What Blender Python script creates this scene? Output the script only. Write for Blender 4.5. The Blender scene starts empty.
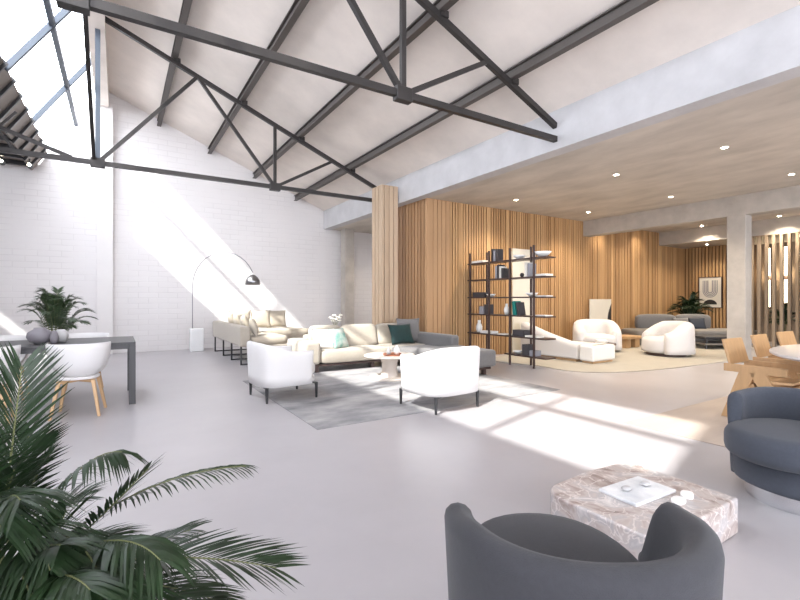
import bpy, bmesh, math, random
from mathutils import Vector, Matrix
S = bpy.context.scene
COL = S.collection
PI = math.pi
R = math.radians
random.seed(7)

# ------------------------------------------------------------------ camera
cam_d = bpy.data.cameras.new('camera'); cam = bpy.data.objects.new('camera', cam_d); COL.objects.link(cam)
YAW = math.atan(282/446)
cam_d.sensor_width = 36; cam_d.lens = 446/800*36; cam_d.clip_start = .05; cam_d.clip_end = 200
cam.location = (0, 0, 1.25); cam.rotation_euler = (PI/2, 0, -YAW)
S.camera = cam
# ------------------------------------------------------------------ sky, sun, portals, exposure
S.view_settings.view_transform = 'Standard'; S.view_settings.look = 'None'
S.view_settings.gamma = 1.0; S.view_settings.use_curve_mapping = False
S.view_settings.exposure = 0.98
w = bpy.data.worlds.new('sky'); S.world = w; w.use_nodes = True
bg = w.node_tree.nodes['Background']; bg.inputs['Color'].default_value = (.95, .955, 1.0, 1); bg.inputs['Strength'].default_value = 5.0
S.cycles.use_denoising = True
S.cycles.max_bounces = 10; S.cycles.diffuse_bounces = 7; S.cycles.transparent_max_bounces = 12
S.cycles.caustics_reflective = False; S.cycles.caustics_refractive = False
S.cycles.sample_clamp_indirect = 12
sd = bpy.data.lights.new('sun', 'SUN'); sd.energy = 5.6; sd.angle = R(1.1); sd.color = (1.0, .95, .86)
sun = bpy.data.objects.new('sun', sd); COL.objects.link(sun)
sun.rotation_euler = Vector((.952, .46, -1.0)).to_track_quat('-Z', 'Y').to_euler()
def portal(c, nrm, sx, sy):
    d = bpy.data.lights.new('daylight_portal', 'AREA'); d.shape = 'RECTANGLE'; d.size = sx; d.size_y = sy; d.cycles.is_portal = True
    o = bpy.data.objects.new('daylight_portal', d); COL.objects.link(o); o.location = c
    o.rotation_euler = Vector(nrm).to_track_quat('-Z', 'Y').to_euler()
G0, G1 = -.5, 12.4                        # glazing from .. to along the hall
portal((-.85, (G0+G1)/2, 5.35), (.84, 0, -.55), 13.3, 1.85)
portal((-4.95, -4.1, 1.8), (1, 0, 0), 3.2, 3.4)
portal((-4.95, 5, 3.84), (1, 0, 0), 14.5, .6)
portal((7.55, -6.2, 1.75), (0, 1, 0), 8.3, 3.2)
portal((-.75, -6.2, 2.25), (0, 1, 0), 8.3, 4.2)

# ------------------------------------------------------------------ helpers
CAMF = Vector((math.sin(YAW), math.cos(YAW), 0)); CAMR = Vector((math.cos(YAW), -math.sin(YAW), 0))
def tag(o, label=None, cat=None, group=None, kind=None):
    if label: o['label'] = label
    if cat: o['category'] = cat
    if group: o['group'] = group
    if kind: o['kind'] = kind
    return o
def thing(name, label, cat, loc=(0, 0, 0), rz=0, group=None):
    o = bpy.data.objects.new(name, None); COL.objects.link(o); o.location = loc; o.rotation_euler = (0, 0, rz)
    o.empty_display_size = .2
    return tag(o, label, cat, group)
def dup(root, loc, rz, label=None, group=None, scale=None):
    r = root.copy(); COL.objects.link(r); r.location = loc; r.rotation_euler = (0, 0, rz)
    if label: r['label'] = label
    if group: r['group'] = group
    if scale: r.scale = scale
    for ch in list(root.children):
        c = ch.copy(); COL.objects.link(c); c.parent = r
        for g in list(ch.children):
            d = g.copy(); COL.objects.link(d); d.parent = c
    return r
def lerp(a, b, t): return a+(b-a)*t
def sstep(a, b, x):
    t = max(0, min(1, (x-a)/(b-a))); return t*t*(3-2*t)

class MB:
    def __init__(s): s.bm = bmesh.new(); s.mi = 0
    def _face(s, vs):
        try:
            f = s.bm.faces.new(vs); f.material_index = s.mi; f.smooth = False; return f
        except ValueError: return None
    def hexa(s, p):      # 8 points: bottom 4 ccw, top 4 ccw
        v = [s.bm.verts.new(q) for q in p]
        for idx in ((3, 2, 1, 0), (4, 5, 6, 7), (0, 1, 5, 4), (1, 2, 6, 5), (2, 3, 7, 6), (3, 0, 4, 7)): s._face([v[i] for i in idx])
        return s
    def box(s, x0, x1, y0, y1, z0, z1, M=None):
        p = [(x0, y0, z0), (x1, y0, z0), (x1, y1, z0), (x0, y1, z0), (x0, y0, z1), (x1, y0, z1), (x1, y1, z1), (x0, y1, z1)]
        if M is not None: p = [M @ Vector(q) for q in p]
        return s.hexa(p)
    def bar(s, a, b, w, h, up=(0, 0, 1)):   # rectangular bar from a to b
        a = Vector(a); b = Vector(b); d = (b-a).normalized(); up = Vector(up)
        if abs(d.dot(up)) > .98: up = Vector((0, 1, 0))
        sx = d.cross(up).normalized()*w/2; uz = sx.cross(d).normalized()*h/2
        return s.hexa([a-sx-uz, a+sx-uz, b+sx-uz, b-sx-uz, a-sx+uz, a+sx+uz, b+sx+uz, b-sx+uz])
    def prism(s, poly, z0, z1):
        n = len(poly); lo = [s.bm.verts.new((p[0], p[1], z0)) for p in poly]; hi = [s.bm.verts.new((p[0], p[1], z1)) for p in poly]
        s._face(lo[::-1]); s._face(hi)
        for i in range(n): s._face([lo[i], lo[(i+1) % n], hi[(i+1) % n], hi[i]])
        return s
    def loft(s, rings, closed=True, cap=True, smooth=True):
        rs = [[s.bm.verts.new(p) for p in r] for r in rings]; n = len(rs[0])
        for a, b in zip(rs[:-1], rs[1:]):
            for i in range(n if closed else n-1):
                f = s._face([a[i], a[(i+1) % n], b[(i+1) % n], b[i]])
                if f: f.smooth = smooth
        if cap and closed:
            s._face(rs[0][::-1]); s._face(rs[-1])
        return s
    def tube(s, pts, r, n=8, r1=None):
        pts = [Vector(p) for p in pts]; m = len(pts); rings = []
        t0 = (pts[1]-pts[0]).normalized(); up = Vector((0, 0, 1)) if abs(t0.z) < .9 else Vector((0, 1, 0))
        sx = t0.cross(up).normalized()
        for i, p in enumerate(pts):
            t = (pts[min(i+1, m-1)]-pts[max(i-1, 0)]).normalized()
            sx = (sx-t*sx.dot(t)).normalized(); sy = t.cross(sx)
            rr = r if r1 is None else lerp(r, r1, i/(m-1))
            rings.append([p+sx*math.cos(2*PI*k/n)*rr+sy*math.sin(2*PI*k/n)*rr for k in range(n)])
        return s.loft(rings)
    def lathe(s, prof, n=28, c=(0, 0, 0), sx=1, sy=1, p=2, rot=0):   # prof [(r,z)], superellipse power p
        rings = []
        for (r, z) in prof:
            ring = []
            for k in range(n):
                a = 2*PI*k/n; ca, sa = math.cos(a), math.sin(a)
                q = (abs(ca)**p+abs(sa)**p)**(-1/p)
                x, y = ca*q*r*sx, sa*q*r*sy
                ring.append((c[0]+x*math.cos(rot)-y*math.sin(rot), c[1]+x*math.sin(rot)+y*math.cos(rot), c[2]+z))
            rings.append(ring)
        return s.loft(rings)
    def puck(s, a, b, z0, z1, e=.04, p=2.6, n=36, c=(0, 0), crown=0.0, rot=0):   # soft disc / rounded slab
        prof = []
        for k in range(5):
            t = k/4*PI/2; prof.append((1-(e/a)*(1-math.sin(t)), z0+e*(1-math.cos(t))))
        for k in range(5):
            t = k/4*PI/2; prof.append((1-(e/a)*(1-math.cos(t)), z1-e*(1-math.sin(t))))
        for q in (.7, .35, .02): prof.append(((1-e/a)*q, z1+crown*(1-q*q)))
        prof = [(.02, z0)]+prof
        return s.lathe(prof, n, (c[0], c[1], 0), a, b, p, rot)
    def cushion(s, c, dim, M=None, px=.35, n=20, m=12, flat=.5):   # superquadric
        rings = []
        f = lambda v, e: math.copysign(abs(v)**e, v)
        for j in range(m+1):
            ph = -PI/2+PI*j/m; ph = max(-PI/2+.02, min(PI/2-.02, ph)); ring = []
            for k in range(n):
                a = 2*PI*k/n
                q = Vector((dim[0]/2*f(math.cos(ph), flat)*f(math.cos(a), px), dim[1]/2*f(math.cos(ph), flat)*f(math.sin(a), px), dim[2]/2*f(math.sin(ph), flat)))
                if M is not None: q = M @ q
                ring.append(q+Vector(c))
            rings.append(ring)
        return s.loft(rings)
    def tub(s, a, b, A, th, zb, hf, p=2.6, n=56, flare=0.0, y0=0.0, r=None, inward=None):
        # wrap-around back wall; local back is -y
        r = r or th*.5; rings = []
        for i in range(n+1):
            t = lerp(-A, A, i/n); ca, sa = math.sin(t), -math.cos(t)
            q = (abs(ca/a)**p+abs(sa/b)**p)**(-1/p)
            h = hf(abs(t)); thk = th
            edge = 1-abs(2*i/n-1); k_ = min(1, edge*n/10); thk = th*(.35+.65*math.sqrt(max(0, 1-(1-k_)**2)))
            def P(off, z):
                rr = q-off+flare*(z-zb); return (ca*rr, sa*rr+y0, z)
            rt = thk/2; ring = [P(th-(th-thk)/2, zb), P((th-thk)/2, zb)]
            mid = th/2
            for f_ in (.25, .5, .75): ring.append(P((th-thk)/2, lerp(zb, h-rt, f_)))
            for k in range(7):
                u = PI*k/6; ring.append(P(mid-math.cos(u)*rt, h-rt+math.sin(u)*rt))
            for f_ in (.75, .5, .25): ring.append(P(th-(th-thk)/2, lerp(zb, h-rt, f_)))
            rings.append(ring)
        return s.loft(rings)
    def build(s, name, mat, parent=None, bevel=0, seg=2, smooth=False, sub=0):
        bmesh.ops.recalc_face_normals(s.bm, faces=s.bm.faces)
        me = bpy.data.meshes.new(name); s.bm.to_mesh(me); s.bm.free()
        for m in (mat if isinstance(mat, (list, tuple)) else [mat]): me.materials.append(m)
        o = bpy.data.objects.new(name, me); COL.objects.link(o)
        if parent is not None: o.parent = parent
        if smooth:
            for f in me.polygons: f.use_smooth = True
        if not smooth: me.set_sharp_from_angle(angle=R(40))
        if bevel:
            m = o.modifiers.new('bevel', 'BEVEL'); m.width = bevel; m.segments = seg; m.limit_method = 'ANGLE'; m.angle_limit = R(40)
            for f in me.polygons: f.use_smooth = True
            wn = o.modifiers.new('wn', 'WEIGHTED_NORMAL'); wn.keep_sharp = True
        if sub:
            m = o.modifiers.new('sub', 'SUBSURF'); m.levels = sub; m.render_levels = sub
        return o
def struct(name, mb, mat, parent=None, **k):
    o = mb.build(name, mat, parent, **k)
    if parent is None: o['kind'] = 'structure'
    return o

# ------------------------------------------------------------------ materials
def mat(name, col, rough=.6, metal=0, var=0, vscale=3, bump=0, bscale=40, spec=.5, stretch=(1, 1, 1), col2=None, detail=6, sheen=0):
    m = bpy.data.materials.new(name); m.use_nodes = True; nt = m.node_tree; b = nt.nodes['Principled BSDF']
    b.inputs['Base Color'].default_value = (*col, 1); b.inputs['Roughness'].default_value = rough
    b.inputs['Metallic'].default_value = metal; b.inputs['Specular IOR Level'].default_value = spec
    if sheen: b.inputs['Sheen Weight'].default_value = sheen
    if var or bump or col2:
        tc = nt.nodes.new('ShaderNodeTexCoord'); mp = nt.nodes.new('ShaderNodeMapping'); mp.inputs['Scale'].default_value = stretch
        nt.links.new(tc.outputs['Object'], mp.inputs['Vector'])
    if var or col2:
        n = nt.nodes.new('ShaderNodeTexNoise'); n.inputs['Scale'].default_value = vscale; n.inputs['Detail'].default_value = detail
        n.inputs['Roughness'].default_value = .6
        nt.links.new(mp.outputs[0], n.inputs['Vector'])
        r = nt.nodes.new('ShaderNodeValToRGB'); r.color_ramp.elements[0].position = .3; r.color_ramp.elements[1].position = .7
        c2 = col2 or tuple(min(1, c*(1+var)) for c in col); c1 = col if col2 else tuple(c*(1-var) for c in col)
        r.color_ramp.elements[0].color = (*c1, 1); r.color_ramp.elements[1].color = (*c2, 1)
        nt.links.new(n.outputs['Fac'], r.inputs['Fac']); nt.links.new(r.outputs['Color'], b.inputs['Base Color'])
    if bump:
        n2 = nt.nodes.new('ShaderNodeTexNoise'); n2.inputs['Scale'].default_value = bscale; n2.inputs['Detail'].default_value = 4
        nt.links.new(mp.outputs[0], n2.inputs['Vector'])
        bp = nt.nodes.new('ShaderNodeBump'); bp.inputs['Strength'].default_value = bump; bp.inputs['Distance'].default_value = .01
        nt.links.new(n2.outputs['Fac'], bp.inputs['Height']); nt.links.new(bp.outputs[0], b.inputs['Normal'])
    return m
def emis(name, col, st):
    m = bpy.data.materials.new(name); m.use_nodes = True; b = m.node_tree.nodes['Principled BSDF']
    b.inputs['Base Color'].default_value = (*col, 1); b.inputs['Emission Color'].default_value = (*col, 1); b.inputs['Emission Strength'].default_value = st
    return m
def glassmat(name):
    m = bpy.data.materials.new(name); m.use_nodes = True; nt = m.node_tree; nt.nodes.clear()
    o = nt.nodes.new('ShaderNodeOutputMaterial'); mx = nt.nodes.new('ShaderNodeMixShader'); t = nt.nodes.new('ShaderNodeBsdfTransparent')
    g = nt.nodes.new('ShaderNodeBsdfGlossy'); g.inputs['Roughness'].default_value = .02; lw = nt.nodes.new('ShaderNodeLayerWeight'); lw.inputs['Blend'].default_value = .5; pw = nt.nodes.new('ShaderNodeMath'); pw.operation = 'POWER'; pw.inputs[1].default_value = 5; nt.links.new(lw.outputs['Facing'], pw.inputs[0])
    fr = nt.nodes.new('ShaderNodeMath'); fr.operation = 'MULTIPLY_ADD'; fr.inputs[1].default_value = .12; fr.inputs[2].default_value = .01; nt.links.new(pw.outputs[0], fr.inputs[0])
    t.inputs['Color'].default_value = (.96, .98, 1, 1)
    nt.links.new(fr.outputs[0], mx.inputs[0]); nt.links.new(t.outputs[0], mx.inputs[1]); nt.links.new(g.outputs[0], mx.inputs[2]); nt.links.new(mx.outputs[0], o.inputs[0])
    return m
def brickmat():
    m = mat('painted_brick', (.80, .79, .79), .75); nt = m.node_tree; b = nt.nodes['Principled BSDF']
    tc = nt.nodes.new('ShaderNodeTexCoord'); sp = nt.nodes.new('ShaderNodeSeparateXYZ'); cb = nt.nodes.new('ShaderNodeCombineXYZ'); ad = nt.nodes.new('ShaderNodeMath'); ad.operation = 'ADD'
    nt.links.new(tc.outputs['Object'], sp.inputs[0]); nt.links.new(sp.outputs['X'], ad.inputs[0]); nt.links.new(sp.outputs['Y'], ad.inputs[1])
    nt.links.new(ad.outputs[0], cb.inputs[0]); nt.links.new(sp.outputs['Z'], cb.inputs[1])
    br = nt.nodes.new('ShaderNodeTexBrick'); br.inputs['Scale'].default_value = 1.0; br.inputs['Brick Width'].default_value = .42; br.inputs['Row Height'].default_value = .13
    br.inputs['Mortar Size'].default_value = .009; br.inputs['Mortar Smooth'].default_value = .3
    br.inputs['Color1'].default_value = (.74, .715, .71, 1); br.inputs['Color2'].default_value = (.715, .69, .685, 1); br.inputs['Mortar'].default_value = (.655, .63, .625, 1)
    nt.links.new(cb.outputs[0], br.inputs['Vector'])
    nz = nt.nodes.new('ShaderNodeTexNoise'); nz.inputs['Scale'].default_value = 1.3; nz.inputs['Detail'].default_value = 5
    nt.links.new(cb.outputs[0], nz.inputs['Vector'])
    rp = nt.nodes.new('ShaderNodeValToRGB'); rp.color_ramp.elements[0].position = .42; rp.color_ramp.elements[1].position = .6
    nt.links.new(nz.outputs['Fac'], rp.inputs['Fac'])
    mx = nt.nodes.new('ShaderNodeMix'); mx.data_type = 'RGBA'; mx.inputs[6].default_value = (.73, .705, .70, 1)
    nt.links.new(rp.outputs['Color'], mx.inputs[0]); nt.links.new(br.outputs['Color'], mx.inputs[7]); nt.links.new(mx.outputs[2], b.inputs['Base Color'])
    bp = nt.nodes.new('ShaderNodeBump'); bp.invert = True; bp.inputs['Strength'].default_value = .35; bp.inputs['Distance'].default_value = .01
    nt.links.new(br.outputs['Fac'], bp.inputs['Height']); nt.links.new(bp.outputs[0], b.inputs['Normal'])
    return m
def slatmat(name, ca, cb_, axis='X', pitch=.075):
    # oak: each slat takes its own tone, plus vertical grain
    m = mat(name, ca, .55); nt = m.node_tree; b = nt.nodes['Principled BSDF']
    tc = nt.nodes.new('ShaderNodeTexCoord'); sp = nt.nodes.new('ShaderNodeSeparateXYZ'); nt.links.new(tc.outputs['Object'], sp.inputs[0])
    dv = nt.nodes.new('ShaderNodeMath'); dv.operation = 'DIVIDE'; dv.inputs[1].default_value = pitch; nt.links.new(sp.outputs[axis], dv.inputs[0])
    fl = nt.nodes.new('ShaderNodeMath'); fl.operation = 'FLOOR'; nt.links.new(dv.outputs[0], fl.inputs[0])
    wn = nt.nodes.new('ShaderNodeTexWhiteNoise'); wn.noise_dimensions = '1D'; nt.links.new(fl.outputs[0], wn.inputs['W'])
    mp = nt.nodes.new('ShaderNodeMapping'); mp.inputs['Scale'].default_value = (14, 14, .7); nt.links.new(tc.outputs['Object'], mp.inputs['Vector'])
    nz = nt.nodes.new('ShaderNodeTexNoise'); nz.inputs['Scale'].default_value = 1.5; nt.links.new(mp.outputs[0], nz.inputs['Vector'])
    av = nt.nodes.new('ShaderNodeMath'); av.operation = 'MULTIPLY_ADD'; av.inputs[1].default_value = .55; nt.links.new(wn.outputs['Value'], av.inputs[0])
    hv = nt.nodes.new('ShaderNodeMath'); hv.operation = 'MULTIPLY'; hv.inputs[1].default_value = .45; nt.links.new(nz.outputs['Fac'], hv.inputs[0]); nt.links.new(hv.outputs[0], av.inputs[2])
    rp = nt.nodes.new('ShaderNodeValToRGB'); rp.color_ramp.elements[0].position = .1; rp.color_ramp.elements[1].position = .85
    rp.color_ramp.elements[0].color = (*ca, 1); rp.color_ramp.elements[1].color = (*cb_, 1)
    nt.links.new(av.outputs[0], rp.inputs['Fac']); nt.links.new(rp.outputs['Color'], b.inputs['Base Color'])
    return m
def marblemat():
    m = mat('breccia_marble', (.5, .42, .38), .35); nt = m.node_tree; b = nt.nodes['Principled BSDF']
    tc = nt.nodes.new('ShaderNodeTexCoord')
    n1 = nt.nodes.new('ShaderNodeTexNoise'); n1.inputs['Scale'].default_value = 5; n1.inputs['Detail'].default_value = 9; n1.inputs['Distortion'].default_value = 1.3
    nt.links.new(tc.outputs['Object'], n1.inputs['Vector'])
    r1 = nt.nodes.new('ShaderNodeValToRGB'); e = r1.color_ramp.elements
    e[0].position = .28; e[0].color = (.17, .125, .115, 1); e[1].position = .72; e[1].color = (.66, .62, .60, 1)
    for p, c in ((.40, (.36, .29, .265, 1)), (.5, (.48, .42, .395, 1)), (.58, (.40, .37, .37, 1))):
        q = e.new(p); q.color = c
    nt.links.new(n1.outputs['Fac'], r1.inputs['Fac'])
    mg = nt.nodes.new('ShaderNodeVectorMath'); mg.operation = 'MULTIPLY_ADD'; mg.inputs[1].default_value = (.25, .25, .25)
    nt.links.new(n1.outputs['Color'], mg.inputs[0]); nt.links.new(tc.outputs['Object'], mg.inputs[2])
    vo = nt.nodes.new('ShaderNodeTexVoronoi'); vo.feature = 'DISTANCE_TO_EDGE'; vo.inputs['Scale'].default_value = 9
    nt.links.new(mg.outputs[0], vo.inputs['Vector'])
    r2 = nt.nodes.new('ShaderNodeValToRGB'); r2.color_ramp.elements[0].position = .0; r2.color_ramp.elements[0].color = (1, 1, 1, 1); r2.color_ramp.elements[1].position = .05; r2.color_ramp.elements[1].color = (0, 0, 0, 1)
    nt.links.new(vo.outputs['Distance'], r2.inputs['Fac'])
    mx = nt.nodes.new('ShaderNodeMix'); mx.data_type = 'RGBA'; mx.inputs[7].default_value = (.66, .60, .57, 1)
    nt.links.new(r2.outputs['Color'], mx.inputs[0]); nt.links.new(r1.outputs['Color'], mx.inputs[6]); nt.links.new(mx.outputs[2], b.inputs['Base Color'])
    return m
M = {}
M['floor'] = mat('polished_concrete', (.405, .385, .40), .34, var=.08, vscale=.7, bump=.03, bscale=6, spec=.5)
M['brick'] = brickmat()
M['white_wall'] = mat('white_plaster', (.74, .715, .705), .8, var=.03, vscale=2)
M['brown_wall'] = mat('taupe_plaster', (.24, .18, .13), .8, var=.05)
M['roof'] = mat('roof_concrete', (.72, .66, .61), .8, var=.10, vscale=1.2, bump=.1, bscale=8)
M['slab'] = mat('slab_concrete', (.50, .455, .40), .75, var=.18, vscale=2.2, bump=.1, bscale=8, stretch=(1, .45, 1))
M['fascia'] = mat('fascia_concrete', (.48, .475, .485), .8, var=.09, vscale=2.5, bump=.1, bscale=10)
M['concrete'] = mat('column_concrete', (.42, .385, .345), .75, var=.13, vscale=3, bump=.1, bscale=14)
M['steel'] = mat('dark_steel', (.034, .030, .029), .45, metal=.3, var=.1, vscale=8)
M['purlin'] = mat('brown_grey_purlin', (.075, .064, .058), .5)
M['glaze_bar'] = mat('glazing_bar_paint', (.055, .07, .095), .5)
M['oak'] = slatmat('oak_slats', (.30, .16, .065), (.58, .36, .175), 'X')
M['oaky'] = slatmat('oak_slats_end', (.33, .185, .08), (.60, .38, .19), 'Y')
M['oakpale'] = slatmat('broad_oak_boards', (.29, .155, .07), (.43, .255, .13), 'Y', .12)
M['oakscreen'] = slatmat('screen_oak', (.42, .30, .20), (.52, .39, .27), 'X', .1)
M['greyoak'] = slatmat('grey_oak_posts', (.22, .165, .115), (.31, .24, .17), 'Y', .15)
M['dark'] = mat('dark_backing', (.10, .055, .025), .9)
M['deck'] = mat('brown_metal_deck', (.20, .17, .15), .6, var=.06)
M['black'] = mat('black_metal', (.02, .02, .022), .4)
M['bronze'] = mat('brown_metal', (.085, .055, .05), .4, metal=.4)
M['white_fab'] = mat('white_boucle', (.66, .64, .635), .9, bump=.25, bscale=180, sheen=.2)
M['beige_fab'] = mat('beige_linen', (.40, .355, .295), .9, var=.04, vscale=20, bump=.2, bscale=220, sheen=.2)
M['cream_fab'] = mat('cream_linen', (.43, .375, .30), .9, bump=.2, bscale=220, sheen=.2)
M['grey_fab'] = mat('grey_weave', (.145, .14, .14), .9, var=.06, vscale=30, bump=.2, bscale=220, sheen=.2)
M['grey_soft'] = mat('soft_grey_weave', (.20, .185, .17), .9, var=.05, bump=.2, bscale=200)
M['slate'] = mat('slate_felt', (.036, .036, .042), .95, var=.08, vscale=60, bump=.2, bscale=300, sheen=.1)
M['slate2'] = mat('blue_slate_felt', (.046, .052, .068), .95, var=.08, vscale=60, bump=.2, bscale=300, sheen=.1)
M['chrome'] = mat('brushed_chrome', (.75, .75, .77), .18, metal=1)
M['lampmetal'] = mat('lamp_metal', (.30, .30, .31), .3, metal=1)
M['teal'] = mat('teal_velvet', (.002, .026, .026), .75, var=.35, vscale=7, sheen=.08)
M['tealprint'] = mat('teal_print', (.05, .26, .22), .85, col2=(.62, .60, .55), vscale=6)
M['navy'] = mat('navy_velvet', (.02, .026, .04), .8)
M['shell'] = mat('white_plastic_shell', (.70, .685, .685), .4)
M['beech'] = mat('beech_wood', (.50, .32, .17), .5, var=.12, vscale=6, stretch=(1, 1, .2))
M['pine'] = mat('pine_wood', (.42, .26, .13), .5, var=.1, vscale=5, stretch=(5, 5, .5))
M['table'] = mat('charcoal_table', (.045, .043, .046), .45, var=.06)
M['stone_top'] = mat('pale_stone', (.56, .53, .53), .35, var=.05, vscale=4)
M['marble'] = marblemat()
M['wmarble'] = mat('white_marble', (.80, .80, .80), .25, col2=(.86, .86, .86), vscale=3)
M['wmarble_v'] = mat('veined_marble', (.52, .54, .57), .3, col2=(.84, .84, .84), vscale=7)
M['vase_grey'] = mat('mauve_grey_ceramic', (.20, .185, .205), .5)
M['vase_pale'] = mat('pale_ceramic', (.45, .44, .44), .5)
M['white'] = mat('white_ceramic', (.80, .79, .77), .4)
M['leaf'] = mat('palm_leaf', (.013, .028, .010), .42, var=.45, vscale=9, spec=.35)
M['leaf2'] = mat('palm_leaf_olive', (.030, .055, .020), .45, var=.35, vscale=9)
M['stem'] = mat('palm_stem', (.13, .14, .055), .6)
M['redtip'] = mat('dry_leaf_tip', (.50, .10, .05), .6)
M['terra'] = mat('red_copper_tray', (.30, .11, .06), .4)
M['rug'] = mat('grey_rug', (.14, .14, .155), .95, col2=(.45, .435, .43), vscale=1.6, stretch=(.8, 1.6, 1), detail=12, bump=.3, bscale=120)
M['rug2'] = mat('sand_rug', (.40, .37, .32), .95, var=.05, vscale=2, bump=.3, bscale=120)
M['rug3'] = mat('tan_mat', (.41, .345, .30), .7, var=.06, vscale=2, stretch=(.4, 3, 1))
M['cream_lacquer'] = mat('cream_lacquer', (.56, .50, .45), .5)
M['paper'] = mat('paper', (.78, .75, .68), .8)
M['canvas'] = mat('cream_canvas', (.66, .62, .53), .85, var=.03)
M['book_dark'] = mat('dark_book', (.05, .045, .05), .6)
M['book_teal'] = mat('teal_book', (.01, .20, .17), .6)
M['book_grey'] = mat('grey_book', (.30, .30, .33), .6)
M['glow'] = emis('downlight_glow', (1, .86, .66), 30)
M['strip_glow'] = emis('strip_glow', (1, .80, .52), 4)
M['glass'] = glassmat('window_glass')

# ------------------------------------------------------------------ structure
YW = 12.4; YB = -6.2; XL = -4.8; XB = 5.16; ZC = 3.35; ZL = 4.12
roofz = lambda x: 6.02-.412*x
struct('floor', MB().box(-5.1, 17.2, YB-.2, YW+.3, -.12, 0), M['floor'])
# back wall: outline under the roof
b = MB(); pr = [(XL-.3, 0), (17.2, 0), (17.2, 3.9), (XB+.3, 3.9), (XB+.3, roofz(XB)+.05), (-.28, roofz(-.28)+.05), (-1.45, 4.2), (XL-.3, 4.2)]
f0 = [b.bm.verts.new((x, YW, z)) for x, z in pr]; f1 = [b.bm.verts.new((x, YW+.25, z)) for x, z in pr]
b._face(f0); b._face(f1[::-1])
for i in range(len(pr)): b._face([f0[i], f0[(i+1) % len(pr)], f1[(i+1) % len(pr)], f1[i]])
struct('wall_back', b, M['brick'])
struct('trim_1', MB().box(-.40, -.10, YW-.2, YW, 0, 5.75), M['white_wall'])
# left wall with clerestory, plus an unseen window added for bounce light (window_2)
b = MB().box(XL-.25, XL, -2.4, YW, 0, 3.58).box(XL-.25, XL, YB, -2.4, 0, .2).box(XL-.25, XL, YB, -2.4, 3.4, 3.58).box(XL-.25, XL, YB, -5.8, .2, 3.4).box(XL-.25, XL, YB, YW, 4.1, 4.3)
b.box(XL-.25, XL, YB, -2.2, 3.58, 4.1)
struct('wall_left', b, M['brick'])
struct('window_2', MB().box(XL-.14, XL-.12, -2.2, YW, 3.58, 4.1).box(XL-.14, XL-.12, -5.8, -2.4, .2, 3.4), M['glass'])
# unseen rear wall; tall windows behind the camera are added to brighten the hall
b = MB().box(XL-.25, 3.4, YB-.25, YB, 4.35, 6.4).box(3.4, 17.2, YB-.25, YB, 3.35, 6.4).box(XL-.25, 17.2, YB-.25, YB, 0, .15)
for x in (-5.0, -1.0, 3.4, 7.8, 11.7): b.box(x-.3, x+.3, YB-.25, YB, .15, 4.35 if x < 3.5 else 3.35)
b.box(11.7, 17.2, YB-.25, YB, .15, 3.35)
struct('wall_rear', b, M['white_wall'])
struct('window_3', MB().box(-5, 3.4, YB-.14, YB-.12, .15, 4.35).box(3.4, 11.7, YB-.14, YB-.12, .15, 3.35), M['glass'])
# far right walls
struct('wall_right', MB().box(16.6, 16.9, YB, 5.85, 0, 3.35), M['brown_wall'])
# roof slab right of ridge, flat ceiling on the left
b = MB(); xs = (-.4, XB+.02)
b.hexa([(xs[0], YB-.25, roofz(xs[0])), (xs[1], YB-.25, roofz(xs[1])), (xs[1], YW, roofz(xs[1])), (xs[0], YW, roofz(xs[0])),
        (xs[0], YB-.25, roofz(xs[0])+.2), (xs[1], YB-.25, roofz(xs[1])+.2), (xs[1], YW, roofz(xs[1])+.2), (xs[0], YW, roofz(xs[0])+.2)])
struct('ceiling', b, M['roof'])
# slanted left side: solid behind Y<G0, deck strip below the glazing
RX, RZ, MS = -.30, 5.98, 1.52
sl = lambda s: (RX-s, RZ-MS*s)
sA = 1.0; sB = 1.27
def slope(s0, s1, y0, y1, th=.06):
    (xa, za), (xb, zb) = sl(s0), sl(s1); nx, nz = -.835*th, .55*th
    return [(xb, y0, zb), (xa, y0, za), (xa, y1, za), (xb, y1, zb), (xb+nx, y0, zb+nz), (xa+nx, y0, za+nz), (xa+nx, y1, za+nz), (xb+nx, y1, zb+nz)]
struct('ceiling_slope', MB().hexa(slope(-.05, sB, YB-.25, G0)), M['deck'])
struct('trim_2', MB().box(-.42, -.18, YB-.2, YW, 5.66, roofz(-.4)+.02), M['roof'])     # ridge beam
b = MB().hexa(slope(sA, sB, G0, YW)).box(XL, sl(sB)[0]+.02, YB, YW, ZL, ZL+.08)
struct('ceiling_left', b, M['deck'])
# ribs of the metal deck
k = 0; y = 11.95
rib_l = []
while y > 1.5:
    xa, za = sl(sA-.02); xb, zb = sl(sB)
    b = MB()
    b.hexa([(xb+.02, y-.02, zb-.06), (xa+.02, y-.02, za-.035), (xa+.02, y+.02, za-.035), (xb+.02, y+.02, zb-.06), (xb-.05, y-.02, zb+.02), (xa-.03, y-.02, za+.02), (xa-.03, y+.02, za+.02), (xb-.05, y+.02, zb+.02)])
    b.box(-3.6, xb+.02, y-.02, y+.02, ZL-.09, ZL)
    o = struct('trim_%d' % (10+k), b, M['black']); k += 1; y -= .57
# glazing
win = struct('window_1', MB().hexa(slope(.02, sA, G0, YW, .012)), M['glass'])
for i, yy in enumerate((10.3, 8.1, 5.7, 3.4, 1.1)):
    (xa, za), (xb, zb) = sl(0), sl(sA+.02)
    struct('glazing_bar', MB().bar((xa, yy, za), (xb, yy, zb), .06, .075), M['glaze_bar'], win)
(xm, zm) = sl(.50); struct('glazing_rail', MB().bar((xm, G0, zm), (xm, YW, zm), .07, .09), M['glaze_bar'], win)
struct('gable_end', MB().hexa([(-.3, G0-.1, 4.1), (-.2, G0-.1, 5.9), (-.2, G0, 5.9), (-.3, G0, 4.1), (-1.5, G0-.1, 4.1), (-.3, G0-.1, 5.98), (-.3, G0, 5.98), (-1.5, G0, 4.1)]), M['white_wall'], win)

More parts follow.
